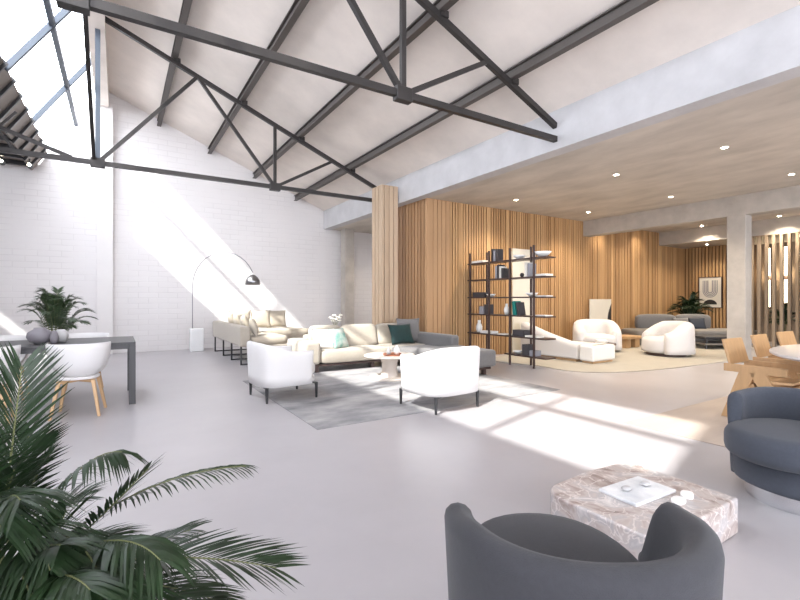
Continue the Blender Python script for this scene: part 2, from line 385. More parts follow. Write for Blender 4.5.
# concrete slab over the lower hall, fascia towards the high hall
struct('ceiling_lower', MB().box(XB+.03, 17.0, YB, YW, ZC, ZC+.16), M['slab'])
struct('wall_fascia', MB().box(XB, XB+.25, YB, YW, ZC-.001, roofz(XB)+.1), M['fascia'])
struct('trim_3', MB().box(10.5, 10.8, -3, 7.46, 2.95, ZC), M['concrete'], bevel=.008)          # down-stand beam
struct('trim_4', MB().box(14.3, 17.0, YB, 7.46, 2.95, ZC), M['concrete'])                      # bulkhead
struct('trim_5', MB().box(10.5, 10.8, 3.81, 4.13, 0, 2.95), M['concrete'], bevel=.008)          # column
struct('trim_6', MB().box(5.62, 5.92, 11.9, 12.2, 0, ZC), M['concrete'], bevel=.008)
struct('trim_7', MB().box(14.2, 14.5, 3.72, 4.02, 0, 2.95), M['white_wall'], bevel=.008)
# oak slat wall (faces the camera)
b = MB().box(5.42, 16.2, 7.5, 7.6, 0, ZC); struct('wall_oak_backing', b, M['dark'])
b = MB(); x = 5.98; random.seed(3)
while x < 15.85:
    wd = .048; dp = random.choice((.04, .04, .046))
    if random.random() < .10: wd = .075
    b.box(x, x+wd, 7.5-dp, 7.5, 0, ZC); x += .075 if wd < .06 else .0755
struct('wall_oak', b, M['oak'])
struct('wall_oak_return_backing', MB().box(5.42, 5.45, 7.5, 8.72, 0, ZC), M['dark'])
b = MB(); x = 5.42
while x < 5.95: b.box(x, x+.10, 7.455, 7.5, 0, ZC); x += .112
y = 7.455
while y < 8.66: b.box(5.37, 5.42, y, y+.085, 0, ZC); y += .118
struct('wall_oak_return', b, M['oakpale'])
b = MB().box(5.42, 7.6, 8.72, 8.82, 0, ZC).box(7.5, 7.6, 8.8, YW, 0, ZC); struct('wall_lobby', b, M['white_wall'])
# end oak wall behind grey sofa
struct('wall_end_backing', MB().box(15.9, 16.0, 5.75, 7.5, 0, 2.95).box(15.9, 16.7, 5.75, 5.85, 0, 2.95), M['dark'])
b = MB(); y = 5.78
while y < 7.45: b.box(15.865, 15.9, y, y+.062, 0, 2.95); y += .098
struct('wall_end', b, M['oaky'])

# ------------------------------------------------------------------ roof steel
chz = lambda x: 5.80-.412*x
def truss(Y, label):
    t = thing('roof_truss', label, 'truss', (0, Y, 0), 0, 'steel roof trusses')
    st = M['steel']
    bz = 3.49
    MB().bar((-.28, 0, chz(-.28)), (XB+.0, 0, chz(XB)), .06, .075).build('top_chord', st, t)
    MB().bar((XL+.01, 0, bz), (XB+.0, 0, bz), .065, .075).build('bottom_chord', st, t)
    MB().bar((-.28, 0, bz), (-.28, 0, 5.85), .07, .085).build('king_post', M['glaze_bar'], t)  # blue light falling on the post is put into its colour
    def strut(x0, z0, x1, z1, r=.055): MB().bar((x0, 0, z0), (x1, 0, z1), r, r).build('strut', st, t)
    strut(-.28, bz, 1.22, chz(1.22)); strut(1.22, chz(1.22), 2.63, bz); strut(2.63, bz, 2.63, chz(2.63)); strut(2.63, bz, 3.87, chz(3.87))
    strut(-.62, bz+.03, -2.2, ZL-.05)
    strut(-1.3, bz, -1.75, ZL-.02, .035); strut(-1.75, bz, -1.3, ZL-.03, .035); strut(-1.95, bz, -2.4, ZL-.02, .035); strut(-2.4, bz, -1.95, ZL-.03, .035)
    for x, z in ((-.28, bz), (2.63, bz)): MB().box(x-.10, x+.10, -.05, .05, z-.075, z+.075).build('gusset_plate', st, t, bevel=.005)
    for x in (.85, 2.0, 3.14, 4.29): MB().box(x-.02, x+.09, -.05, .05, chz(x)+.0, chz(x)+.075).build('cleat', st, t)
    return t
truss(4.1, 'near dark steel truss crossing the top of the picture'); truss(8.8, 'far dark steel truss ending above the oak screen boards')
for i, (x, lb) in enumerate(((.85, 'steel purlin nearest the glazed ridge'), (2.0, 'second steel purlin down from the ridge'), (3.14, 'third steel purlin down from the ridge'), (4.29, 'lowest steel purlin, closest to the concrete fascia'))):
    z = chz(x)+.13
    b = MB().box(x-.045, x+.045, YB, YW, z-.075, z-.06).box(x-.008, x+.008, YB, YW, z-.06, z+.06).box(x-.045, x+.045, YB, YW, z+.05, z+.065)
    o = b.build('roof_purlin', M['purlin']); tag(o, lb+', under the sloping concrete roof', 'purlin', 'roof purlins')
o = MB().bar((-.33, 4.15, 5.8), (-.33, 8.75, 3.55), .05, .06).build('sway_brace', M['steel']); tag(o, 'slanting dark brace running between the two trusses at the ridge', 'brace')

# ------------------------------------------------------------------ oak screens
tscreen = thing('timber_screen', 'pale oak upright boards boxed around the far truss end beside the slat wall', 'screen', (4.72, 8.18, 0))
for (x0, x1) in ((.0, .05), (.07, .17), (.185, .285), (.30, .40)):
    MB().box(x0, x1, 0, .045, 0, 3.70).build('board', M['oakscreen'], tscreen, bevel=.004)
for (y0, y1) in ((.055, .15), (.175, .285), (.31, .44)):
    MB().box(0, .045, y0, y1, 0, 3.70).build('board', M['oakscreen'], tscreen, bevel=.004)
ts2 = thing('timber_screen', 'grey-brown timber post screen right of the concrete column', 'screen', (14.34, 4.05, 0))
for k in range(7): MB().box(-.05, .05, k*.158+.02, k*.158+.085, 0.04, 2.93).build('post', M['greyoak'], ts2, bevel=.003)
MB().box(-.05, .05, -.02, 1.06, 0, .04).build('bottom_rail', M['greyoak'], ts2); MB().box(-.05, .05, -.02, 1.06, 2.93, 2.95).build('top_rail', M['greyoak'], ts2)
for yy, lb in ((5.42, 'left glowing vertical wall light seen through the post screen'), (5.0, 'right glowing vertical wall light seen through the post screen')):
    t = thing('wall_light', lb, 'light', (16.6, yy, 1.0))
    MB().box(-.05, 0, -.07, .07, 0, 1.85).build('back_plate', M['bronze'], t)
    MB().box(-.07, -.05, -.045, .045, .04, .85).build('diffuser', M['strip_glow'], t); MB().box(-.07, -.05, -.045, .045, .98, 1.81).build('diffuser', M['strip_glow'], t)
    ld = bpy.data.lights.new('wall_light_lamp', 'POINT'); ld.energy = 6; ld.color = (1, .78, .5); ld.shadow_soft_size = .1
    lo = bpy.data.objects.new('wall_light_lamp', ld); COL.objects.link(lo); lo.parent = t; lo.location = (-.2, 0, 1)

# ------------------------------------------------------------------ downlights
def downlight(x, y, z, label, e=60, first=[None]):
    t = thing('ceiling_downlight', label, 'light', (x, y, z), 0, 'recessed ceiling downlights')
    MB().lathe([(.055, 0), (.055, -.006), (.040, -.006), (.040, 0)], 20).build('trim_ring', M['white'], t)
    MB().lathe([(.005, -.005), (.038, -.005), (.038, -.001), (.005, -.001)], 20).build('lens', M['glow'], t)
    ld = bpy.data.lights.new('downlight_lamp', 'SPOT'); ld.energy = e; ld.color = (1, .86, .68); ld.spot_size = R(125); ld.spot_blend = .8; ld.shadow_soft_size = .05
    lo = bpy.data.objects.new('downlight_lamp', ld); COL.objects.link(lo); lo.parent = t; lo.location = (0, 0, -.02)
rows = {7.05: 'first', 9.5: 'second'}
ywords = {6.6: 'nearest the slat wall', 4.6: 'second from the slat wall', 2.8: 'third from the slat wall', .9: 'fourth from the slat wall', -1.2: 'fifth from the slat wall'}
for x in (7.05, 9.5):
    for y in (6.6, 4.6, 2.8, .9, -1.2):
        downlight(x, {(7.05, 4.6): 4.38, (9.5, 4.6): 4.72}.get((x, y), y), ZC, 'recessed downlight in the concrete ceiling, %s row from the fascia, %s' % (rows[x], ywords[y]), 130 if y > 6 else 85)
for y, lb in ((6.6, 'nearest the slat wall'), (4.6, 'beside the column')):
    downlight(12.2, y, ZC, 'recessed downlight beyond the down-stand beam, '+lb, 75)
for y, lb in ((6.1, 'left'), (4.35, 'right')): downlight(13.95, y, ZC, 'recessed downlight washing the bulkhead, %s of the column' % lb, 120)
downlight(15.2, 6.5, 2.95, 'recessed downlight in the lowered ceiling before the framed print', 45)  # extra lamp, added to brighten the end oak wall and the print
downlight(6.5, 10.9, ZC, 'recessed downlight in the lobby behind the oak screen', 60)
# row of small wall washers close to the oak wall
for i, (x, lb) in enumerate(((11.1, 'above the black and cream canvas'), (13.0, 'above the grey sofa'))):
    downlight(x, 7.12, ZC, 'recessed downlight grazing the slat wall '+lb, 26)
# two spot lamps under left ceiling
for x, lb in ((-1.52, 'right spot lamp under the ribbed deck near the back wall'), (-1.95, 'left spot lamp under the ribbed deck near the back wall')):
    t = thing('spot_lamp', lb, 'light', (x, 11.7, ZL))
    MB().tube([(0, 0, 0), (0, 0, -.1)], .015).build('stem', M['black'], t)
    MB().tube([(0, -.06, -.13), (0, .08, -.13)], .05, 14).build('lamp_head', M['black'], t)
    MB().tube([(0, -.065, -.13), (0, -.055, -.13)], .028, 14).build('lens', M['glow'], t)

# ------------------------------------------------------------------ rugs
def flatrug(name, poly, z, m, label):
    o = MB().prism(poly, 0.0005, z).build(name, m, bevel=.004); return tag(o, label, 'rug')
flatrug('area_rug', [(1.62, 4.05), (5.2, 4.05), (5.2, 7.1), (1.62, 7.1)], .006, M['rug'], 'mottled grey rug under the two white armchairs and the coffee table')
pts = []
for k in range(64):
    a = 2*PI*k/64; rr = 1+.05*math.sin(3*a+.6)+.03*math.sin(5*a+2)
    q = (abs(math.cos(a))**3.2+abs(math.sin(a))**3.2)**(-1/3.2)
    pts.append((10.2+3.7*math.cos(a)*q*rr, 5.75+1.55*math.sin(a)*q*rr))
flatrug('area_rug', [(x, min(y, 7.42)) for x, y in pts], .014, M['rug2'], 'sand coloured wavy-edged rug in the slat-walled lounge')
flatrug('area_rug', [(4.35, -.9), (8.3, -.9), (8.3, 2.62), (4.35, 2.62)], .006, M['rug3'], 'tan flat mat under the oval dining table')

# ------------------------------------------------------------------ left dining group
def dining_table():
    t = thing('dining_table', 'long charcoal dining table with slim square legs at left', 'table', (-1.2, 6.745, 0))
    L, W = 1.38, .515
    MB().box(-L, L, -W, W, .722, .746).build('tabletop', M['table'], t, bevel=.003)
    MB().box(-L+.06, L-.06, -W+.02, -W+.05, .665, .722).box(-L+.06, L-.06, W-.05, W-.02, .665, .722).box(L-.06, L-.03, -W+.05, W-.05, .665, .722).box(-L+.03, -L+.06, -W+.05, W-.05, .665, .722).build('apron', M['table'], t)
    for sx in (-1, 1):
        for sy in (-1, 1):
            x = sx*(L-.035); y = sy*(W-.035)
            MB().box(x-.035, x+.035, y-.035, y+.035, 0, .722).build('leg', M['table'], t, bevel=.003)
dining_table()
def shell_chair(label):
    t = thing('shell_chair', label, 'chair', (0, 0, 0), 0, 'white shell chairs at the charcoal table')
    b = MB(); n, m = 40, 12; rings = []
    for j in range(m+1):
        ph = (j/m)*PI/2*.96+.03; ring = []
        for k in range(n):
            a = 2*PI*k/n; back = .5-.5*math.sin(a)      # back is -y
            h = .44+.36*sstep(.02, .52, back)
            r = .295*math.sin(ph)**.85
            ring.append((r*math.cos(a), r*math.sin(a)*.92, .40+(h-.40)*(1-math.cos(ph))**1.15))
        rings.append(ring)
    b.loft(rings, cap=False)
    o = b.build('shell', M['shell'], t, smooth=True)
    so = o.modifiers.new('s', 'SOLIDIFY'); so.thickness = .016; so.offset = -1
    MB().puck(.19, .19, .395, .425, .012).build('seat_pad', M['white_fab'], t, smooth=True)
    for sx in (-1, 1):
        for sy in (-1, 1):
            MB().hexa([Vector((sx*.215, sy*.21, 0))+Vector(q) for q in ((-.013, -.018, 0), (.013, -.018, 0), (.013, .018, 0), (-.013, .018, 0))]+
                      [Vector((sx*.15, sy*.145, .39))+Vector(q) for q in ((-.017, -.026, 0), (.017, -.026, 0), (.017, .026, 0), (-.017, .026, 0))]).build('leg', M['beech'], t, bevel=.003)
    MB().bar((-.15, -.145, .375), (.15, .145, .375), .035, .03).bar((-.15, .145, .374), (.15, -.145, .374), .035, .03).build('cross_frame', M['beech'], t)
    return t
sc0 = shell_chair('white shell chair with beech legs, near side of the charcoal table, right one'); sc0.location = (-.36, 6.03, 0); sc0.rotation_euler = (0, 0, -.12)
dup(sc0, (-1.15, 6.03, 0), .06, 'white shell chair cut by the left picture edge, near side of the table')
dup(sc0, (-.40, 7.45, 0), PI, 'white shell chair on the far side of the charcoal table, right one')
dup(sc0, (-1.22, 7.45, 0), PI, 'white shell chair on the far side of the table, left one')
def vase(x, y, z, prof, m, label, cat='vase', grp=None, name='vase'):
    o = MB().lathe(prof, 28).build(name, m, smooth=True); o.location = (x, y, z); return tag(o, label, cat, grp)
vase(-.76, 6.55, .746, [(.04, 0), (.095, .025), (.125, .08), (.115, .13), (.06, .17), (.055, .185), (.04, .185), (.035, .15)], M['vase_grey'], 'round mauve grey vase on the charcoal table, largest of three')
vase(-.62, 6.46, .746, [(.025, 0), (.04, .03), (.045, .08), (.03, .13), (.02, .15), (.015, .15), (.01, .12)], M['vase_grey'], 'small slim mauve grey vase between the two round ones')
vase(-.57, 6.62, .746, [(.03, 0), (.065, .03), (.075, .08), (.06, .13), (.035, .155), (.025, .155), (.02, .13)], M['vase_pale'], 'pale grey round vase on the charcoal table')

# ------------------------------------------------------------------ palms
def frond(mb, B, C_, T, L, wd, n=26, droop=.35, start=.22, flat=False, red=0, vee=.45, side=None):
    B, C_, T = Vector(B), Vector(C_), Vector(T)
    bez = lambda t: B*(1-t)**2+C_*2*t*(1-t)+T*t*t
    pts = [bez(i/14) for i in range(15)]
    mb.mi = 1; mb.tube(pts, .006*L/.25, 5, .0015); mb.mi = 0
    for i in range(n):
        t = start+(1-start)*(i+.5)/n
        p = bez(t); tg = (bez(min(1, t+.02))-bez(t-.02)).normalized()
        s0 = tg.cross(Vector(side) if side else Vector((0, 0, 1)))
        if s0.length < .2: s0 = tg.cross(Vector((.3, 1, 0)))
        s0.normalize(); up = s0.cross(tg).normalized()
        ln = L*(math.sin(PI*min(1, (.18+.82*(1-(t-start)/(1-start))*.98)))**.6*.75+.25)*random.uniform(.88, 1.08)
        if t > .85: ln *= lerp(1, .6, (t-.85)/.15)
        fw = lerp(.7, 1.9, (t-start)/(1-start))
        for sg in (-1, 1):
            d = (tg*fw+s0*sg*1.0+up*vee+Vector([random.uniform(-.09, .09) for _ in range(3)])).normalized()
            wv = d.cross(up*.9+s0*sg*-.25).normalized()
            wv = (wv+Vector([random.uniform(-.25, .25) for _ in range(3)])).normalized()
            rows_ = []
            mb.mi = 2 if random.random() < red else 0
            for q, wf in ((0, .35), (.3, 1), (.65, .8), (1, .04)):
                c = p+d*ln*q+Vector((0, 0, -1))*droop*ln*q*q
                rows_.append((mb.bm.verts.new(c-wv*wd*wf/2), mb.bm.verts.new(c+wv*wd*wf/2)))
            for a, b_ in zip(rows_[:-1], rows_[1:]):
                f = mb._face([a[0], a[1], b_[1], b_[0]])
            mb.mi = 0
def W(px, py, d):     # world point seen at a pixel at a depth, used once for placing
    return CAMF*d+CAMR*((px-400)/446*d)+Vector((0, 0, 1.25+(300-py)/446*d))
def bush_palm(name, label, loc, H, spread, nf, pot_m, crown=.35, L=.2, wd=.02, leafm='leaf', pot=(.16, .34), seed=1, nl=22):
    random.seed(seed)
    t = thing(name, label, 'plant', loc)
    pr_, ph_ = pot
    MB().lathe([(.02, 0), (pr_*.8, 0), (pr_, ph_), (pr_*.9, ph_), (pr_*.88, ph_-.03), (.02, ph_-.03)], 28).build('pot', pot_m, t, smooth=True)
    for k in range(nf):
        a = k*2.39996+random.uniform(-.2, .2); q = random.uniform(.25, 1.0); hh = lerp(H, crown+(H-crown)*.25, q**1.3)*random.uniform(.88, 1.06); sp = spread*q
        B = (.03*math.cos(a), .03*math.sin(a), ph_-.04); T = (sp*math.cos(a), sp*math.sin(a), hh)
        C_ = (sp*.35*math.cos(a), sp*.35*math.sin(a), hh+.12*q*H)
        mb = MB(); frond(mb, B, C_, T, L, wd, nl, start=.32)
        mb.build('frond', [M[leafm], M['stem'], M['redtip']], t)
    return t
bush_palm('potted_palm', 'potted palm standing behind the charcoal dining table', (-.82, 8.75, 0), 1.50, .56, 36, M['white'], .72, .16, .017, 'leaf2', seed=5)
bush_palm('potted_palm', 'potted palm in the corner behind the grey sofa', (14.65, 6.72, 0), 1.58, .58, 36, M['white'], .65, .21, .026, 'leaf', seed=8)
bush_palm('potted_palm', 'dark plant glimpsed through the grey-brown post screen', (15.5, 4.75, 0), 1.25, .4, 14, M['black'], .45, .2, .03, 'leaf', seed=9)

# foreground palm
PC = W(-14, 600, 1.42); PC.z = 0
fp = thing('foreground_palm', 'large dark green palm filling the lower left corner', 'plant', PC)
MB().lathe([(.02, 0), (.15, 0), (.19, .34), (.17, .34), (.165, .31), (.02, .31)], 32).build('pot', M['vase_pale'], fp, smooth=True)
random.seed(11)
# each: via px,py,depth of mid control and tip; leaflet length; count
FR = [((8, 480, 1.30), (22, 366, 1.32), .155, 30, .08), ((-40, 470, 1.4), (-45, 385, 1.45), .18, 26, .2), ((66, 462, 1.30), (122, 452, 1.27), .10, 28, .8),
      ((75, 545, 1.28), (148, 468, 1.25), .105, 26, .12), ((112, 485, 1.28), (246, 466, 1.33), .085, 30, .45),
      ((120, 545, 1.20), (276, 568, 1.18), .155, 36, .12), ((100, 520, 1.14), (160, 560, 1.02), .12, 28, .6), ((60, 500, 1.2), (105, 590, 1.0), .14, 26, .6),
      ((20, 490, 1.2), (50, 570, 1.0), .15, 26, .5), ((-10, 460, 1.2), (0, 530, 1.0), .16, 26, .5), ((20, 500, 1.45), (50, 455, 1.5), .12, 24, .3),
      ((80, 540, 1.45), (165, 555, 1.5), .13, 28, .4), ((-20, 500, 1.15), (-35, 450, 1.05), .16, 22, .3),
      ((50, 560, 1.05), (90, 590, .94), .14, 24, .5), ((10, 540, 1.1), (35, 610, .94), .15, 24, .5), ((110, 570, 1.25), (215, 600, 1.25), .14, 30, .25),
      ((40, 570, 1.2), (66, 510, 1.18), .12, 24, .2), ((60, 545, 1.38), (110, 540, 1.42), .13, 26, .3), ((0, 520, 1.3), (14, 470, 1.22), .14, 24, .3),
      ((-5, 520, 1.35), (-20, 440, 1.4), .15, 24, .3),
      ((40, 520, 1.5), (78, 500, 1.55), .14, 26, .3), ((15, 500, 1.5), (30, 430, 1.5), .14, 26, .2), ((70, 575, 1.4), (150, 590, 1.45), .14, 26, .3),
      ((0, 490, 1.1), (20, 500, .98), .15, 26, .5), ((45, 540, 1.3), (80, 560, 1.2), .15, 28, .5), ((85, 560, 1.2), (135, 610, 1.1), .15, 28, .4), ((25, 550, 1.15), (60, 545, 1.02), .14, 26, .5),
      ((100, 560, 1.35), (190, 530, 1.4), .12, 30, .25), ((130, 590, 1.2), (240, 620, 1.15), .14, 30, .3)]
for (c, t_, L, n, dr) in FR:
    cc = W(*c)-PC; tt = W(*t_)-PC
    a = math.atan2(tt.y, tt.x); B = Vector((.05*math.cos(a), .05*math.sin(a), .30))
    mb = MB(); frond(mb, B, cc*1.25-(B+tt)*.125, tt, L*1.32, .0085, n+11, droop=dr, start=.28, red=0, vee=.22)
    mb.build('frond', [M['leaf'], M['stem'], M['redtip']], fp)

# ------------------------------------------------------------------ arc lamp
t = thing('arc_floor_lamp', 'chrome arc floor lamp on a white marble block by the brick wall', 'lamp', (1.62, 11.85, 0))
MB().box(-.15, .15, -.12, .12, 0, .56).build('base', M['wmarble'], t, bevel=.02, seg=3)
pts = [(-.09, 0, .5), (-.09, 0, 1.0), (-.09, 0, 1.57)]
for k in range(1, 15):
    a = PI-(PI*.86)*k/14; x = -.09+.66+.66*math.cos(a); pts.append((x, -(x+.09)*.55, 1.57+.85*math.sin(a)))
pts[-1] = (pts[-1][0], pts[-1][1], pts[-1][2])
MB().tube(pts, .011, 8).build('arc_pole', M['lampmetal'], t, smooth=True)
e = pts[-1]
MB().tube([e, (e[0], e[1], e[2]-.1)], .012, 8).build('lamp_stem', M['chrome'], t, smooth=True)
MB().lathe([(.03, .02), (.07, 0), (.13, -.05), (.168, -.13), (.178, -.23), (.172, -.23), (.160, -.13), (.12, -.055), (.05, -.01)], 28, (e[0], e[1], e[2]-.08)).build('lamp_shade', M['lampmetal'], t, smooth=True)

# ------------------------------------------------------------------ L sofa against the brick wall
def Mrot(rx=0, ry=0, rz=0): return (Matrix.Rotation(rz, 3, 'Z') @ Matrix.Rotation(ry, 3, 'Y') @ Matrix.Rotation(rx, 3, 'X'))
t = thing('corner_sofa', 'beige corner sofa on black sled legs in front of the brick wall', 'sofa', (1.95, 8.75, 0))
MB().box(0, .20, 0, 2.9, .36, .74).build('backrest', M['grey_soft'] if False else M['beige_fab'], t, bevel=.03, seg=3)
MB().box(.2, .95, 0, 2.9, .30, .37).box(.95, 2.15, 2.0, 2.9, .30, .37).build('sofa_frame', M['beige_fab'], t, bevel=.015)
MB().cushion((.58, .72, .45), (.76, 1.40, .19), flat=.3, px=.2, n=32).build('seat_cushion', M['cream_fab'], t, smooth=True)
MB().cushion((.58, 2.15, .45), (.76, 1.44, .19), flat=.3, px=.2, n=32).build('seat_cushion', M['cream_fab'], t, smooth=True)
MB().cushion((1.55, 2.42, .45), (1.20, .92, .19), flat=.3, px=.2, n=32).build('seat_cushion', M['cream_fab'], t, smooth=True)
for y in (.1, .95, 1.8, 2.8):
    MB().box(.03, .06, y-.015, y+.015, 0, .37).box(.03, .9, y-.015, y+.015, 0, .025).box(.87, .9, y-.015, y+.015, 0, .31).build('leg', M['black'], t)
MB().box(2.08, 2.11, 2.05, 2.08, 0, .31).box(2.08, 2.11, 2.05, 2.85, 0, .025).box(2.08, 2.11, 2.82, 2.85, 0, .31).build('leg', M['black'], t)
def pillow(loc, dim, rx, rz, m, label, group=None):
    mb = MB(); n = 14; g = [[None]*(n+1) for _ in range(n+1)]; g2 = [[None]*(n+1) for _ in range(n+1)]
    for i in range(n+1):
        for j in range(n+1):
            u, v = -1+2*i/n, -1+2*j/n
            x = dim[0]/2*u*(1-.09*(1-v*v)); y = dim[1]/2*v*(1-.09*(1-u*u)); t = dim[2]/2*(max(0, (1-u**2)*(1-v**2)))**.42
            g[i][j] = mb.bm.verts.new((x, y, t)); edge = i in (0, n) or j in (0, n)
            g2[i][j] = g[i][j] if edge else mb.bm.verts.new((x, y, -t))
    for i in range(n):
        for j in range(n):
            mb._face([g[i][j], g[i+1][j], g[i+1][j+1], g[i][j+1]]); mb._face([g2[i][j], g2[i][j+1], g2[i+1][j+1], g2[i+1][j]])
    o = mb.build('throw_pillow', m, smooth=True)
    o.location = loc; o.rotation_euler = (rx, 0, rz); return tag(o, label, 'pillow', group)
for i, (x, lb) in enumerate(((2.55, 'cream pillow on the corner sofa, left of the pair by the brick wall'), (3.05, 'cream pillow on the corner sofa, middle of those by the brick wall'), (3.45, 'narrow cream pillow on the corner sofa, farthest right'))):
    pillow((x, 11.42, .77), (.50, .46, .17), R(75), R(-6), M['cream_fab'], lb)
pillow((2.28, 9.05, .72), (.42, .40, .15), R(72), R(75), M['beige_fab'], 'beige pillow leaning at the near end of the corner sofa backrest')
for i, y in enumerate((9.75, 10.4, 11.0)):
    pillow((2.28, y, .74), (.46, .44, .16), R(74), R(88), M['cream_fab'], ('cream pillow against the long backrest of the corner sofa, '+('nearest', 'middle', 'farthest')[i]))

# side table with flowers behind sofa
t = thing('side_table', 'small round white side table behind the beige sofa carrying flowers', 'table', (3.98, 8.95, 0))
MB().lathe([(.01, .5), (.22, .5), (.22, .525), (.01, .525)], 28).build('tabletop', M['white'], t); MB().tube([(0, 0, .015), (0, 0, .5)], .02, 10).build('stem', M['white'], t)
MB().lathe([(.01, 0), (.15, 0), (.15, .015), (.01, .015)], 24).build('base', M['white'], t)
t = thing('flower_vase', 'white vase of cream blossoms showing above the sofa back', 'vase', (3.98, 8.95, .525))
MB().lathe([(.03, 0), (.05, .05), (.04, .12), (.025, .15)], 20).build('vase_body', M['white'], t, smooth=True)
random.seed(2)
for k in range(9):
    a = k*2.4; r = random.uniform(.03, .15); z = random.uniform(.26, .40)
    MB().tube([(0, 0, .13), (r*.5*math.cos(a), r*.5*math.sin(a), z*.7), (r*math.cos(a), r*math.sin(a), z)], .003, 5).build('flower_stem', M['stem'], t)
    b = MB()
    for q in range(5): aa = q*1.257; b.cushion((r*math.cos(a)+.025*math.cos(aa), r*math.sin(a)+.025*math.sin(aa), z), (.05, .05, .03), px=1, flat=1, n=8, m=5)
    b.build('blossom', M['paper'], t, smooth=True)

# ------------------------------------------------------------------ main sectional sofa
t = thing('sectional_sofa', 'low beige sectional sofa with a grey chaise end facing the coffee table', 'sofa', (2.65, 7.19, 0))
MB().box(.03, 2.68, .04, .93, .10, .135).box(1.80, 2.62, -1.70, .06, .10, .135).build('plinth_frame', M['bronze'], t, bevel=.004)
for x, y in ((.25, .1), (.25, .85), (1.35, .1), (1.7, .85), (2.55, .85), (1.9, -1.6), (2.55, -1.6)):
    MB().box(x-.03, x+.03, y-.03, y+.03, 0, .10).build('leg', M['bronze'], t)
MB().box(0, .30, 0, .95, .14, .54).build('armrest', M['beige_fab'], t, bevel=.06, seg=4)
MB().box(.30, 2.70, .70, .95, .14, .60).build('backrest', M['beige_fab'], t, bevel=.05, seg=4)
MB().cushion((.98, .36, .26), (1.36, .74, .24), flat=.25, px=.18, n=40).build('seat_cushion', M['beige_fab'], t, smooth=True)
MB().cushion((2.18, .36, .26), (1.04, .74, .24), flat=.25, px=.18, n=40).build('seat_cushion', M['beige_fab'], t, smooth=True)
MB().cushion((2.10, -.38, .26), (.88, .76, .24), flat=.25, px=.18, n=40).build('seat_cushion', M['grey_fab'], t, smooth=True)
tag(MB().box(1.72, 2.70, -1.76, -.77, .14, .42).build('chaise_block', M['grey_fab'], t, bevel=.05, seg=4), 'grey ottoman end')
tag(MB().box(2.50, 2.70, -.80, .70, .14, .60).build('side_backrest', M['grey_fab'], t, bevel=.05, seg=4), 'grey side backrest')
for i, (x, wd) in enumerate(((.62, .62), (1.32, .76), (2.02, .62))):
    MB().cushion((x, .60, .56), (wd, .44, .2), M=Mrot(rx=R(76)), flat=.5, px=.3, n=36).build('back_cushion', M['beige_fab'], t, smooth=True)
pillow((3.12, 7.52, .55), (.40, .38, .15), R(70), R(-20), M['white_fab'], 'fluffy white pillow at the left armrest of the beige sofa')
pillow((3.42, 7.50, .55), (.42, .40, .14), R(66), R(25), M['tealprint'], 'teal and white patterned pillow on the left of the beige sofa')
pillow((4.72, 7.42, .58), (.56, .42, .16), R(68), R(4), M['teal'], 'dark teal velvet pillow on the right of the beige sofa')
pillow((5.0, 7.58, .64), (.50, .50, .15), R(74), R(-18), M['grey_fab'], 'grey pillow behind the dark teal pillow')

# ------------------------------------------------------------------ white armchairs
def armchair(label):
    t = thing('white_armchair', label, 'armchair', (0, 0, 0), 0, 'white tub armchairs on the grey rug')
    hf = lambda a: .72-.11*sstep(.5, 1.7, a)
    MB().tub(.40, .39, 2.2, .085, .19, hf, p=3.6, flare=.05, n=72).build('shell_back', M['white_fab'], t, smooth=True)
    MB().puck(.37, .36, .20, .28, .03, 3.4, c=(0, .0)).build('seat_base', M['white_fab'], t, smooth=True)
    MB().puck(.335, .35, .28, .43, .05, 3.2, c=(0, .03), crown=.02).build('seat_cushion', M['white_fab'], t, smooth=True)
    for sx in (-1, 1):
        for sy in (-1, 1):
            x, y = sx*.32, sy*.32
            MB().tube([(x, y, 0), (x, y, .185)], .014, 10, .021).box(x-.03-sx*.05, x+.03-sx*.03, y-.02, y+.02, .175, .192).build('leg', M['black'], t)
    return t
a0 = armchair('white tub armchair on the left of the grey rug, turned towards the coffee table'); a0.location = (1.81, 5.70, .007); a0.rotation_euler = (0, 0, R(-87))
dup(a0, (3.21, 4.22, .007), R(4), 'sunlit white tub armchair on the right, its back turned to the camera')

# ------------------------------------------------------------------ coffee table by sofa
t = thing('pedestal_table', 'round white pedestal coffee table in front of the beige sofa', 'table', (3.66, 6.1, .007))
MB().lathe([(.01, .345), (.40, .345), (.41, .36), (.40, .375), (.01, .375)], 40).build('tabletop', M['cream_lacquer'], t)
MB().lathe([(.15, .03), (.12, .15), (.125, .25), (.17, .345)], 32).build('pedestal', M['cream_lacquer'], t)
MB().lathe([(.01, 0), (.33, 0), (.34, .015), (.33, .03), (.01, .03)], 40).build('base_disc', M['cream_lacquer'], t)
tz = .3825
o = MB().lathe([(.01, 0), (.15, 0), (.16, .025), (.15, .025), (.14, .01), (.01, .01)], 32).build('tray', M['terra'], smooth=False); o.location = (3.66, 6.0, tz); tag(o, 'round red-brown tray on the pedestal coffee table', 'tray')
vase(3.60, 6.02, tz+.011, [(.03, 0), (.04, .03), (.035, .07), (.015, .09), (.015, .12), (.01, .12)], M['vase_pale'], 'small grey bottle on the red-brown tray', 'bottle', name='bottle')
vase(3.72, 5.98, tz+.011, [(.035, 0), (.05, .04), (.045, .09), (.02, .12), (.02, .14), (.012, .14)], M['white'], 'small white bottle on the red-brown tray', 'bottle', name='bottle')

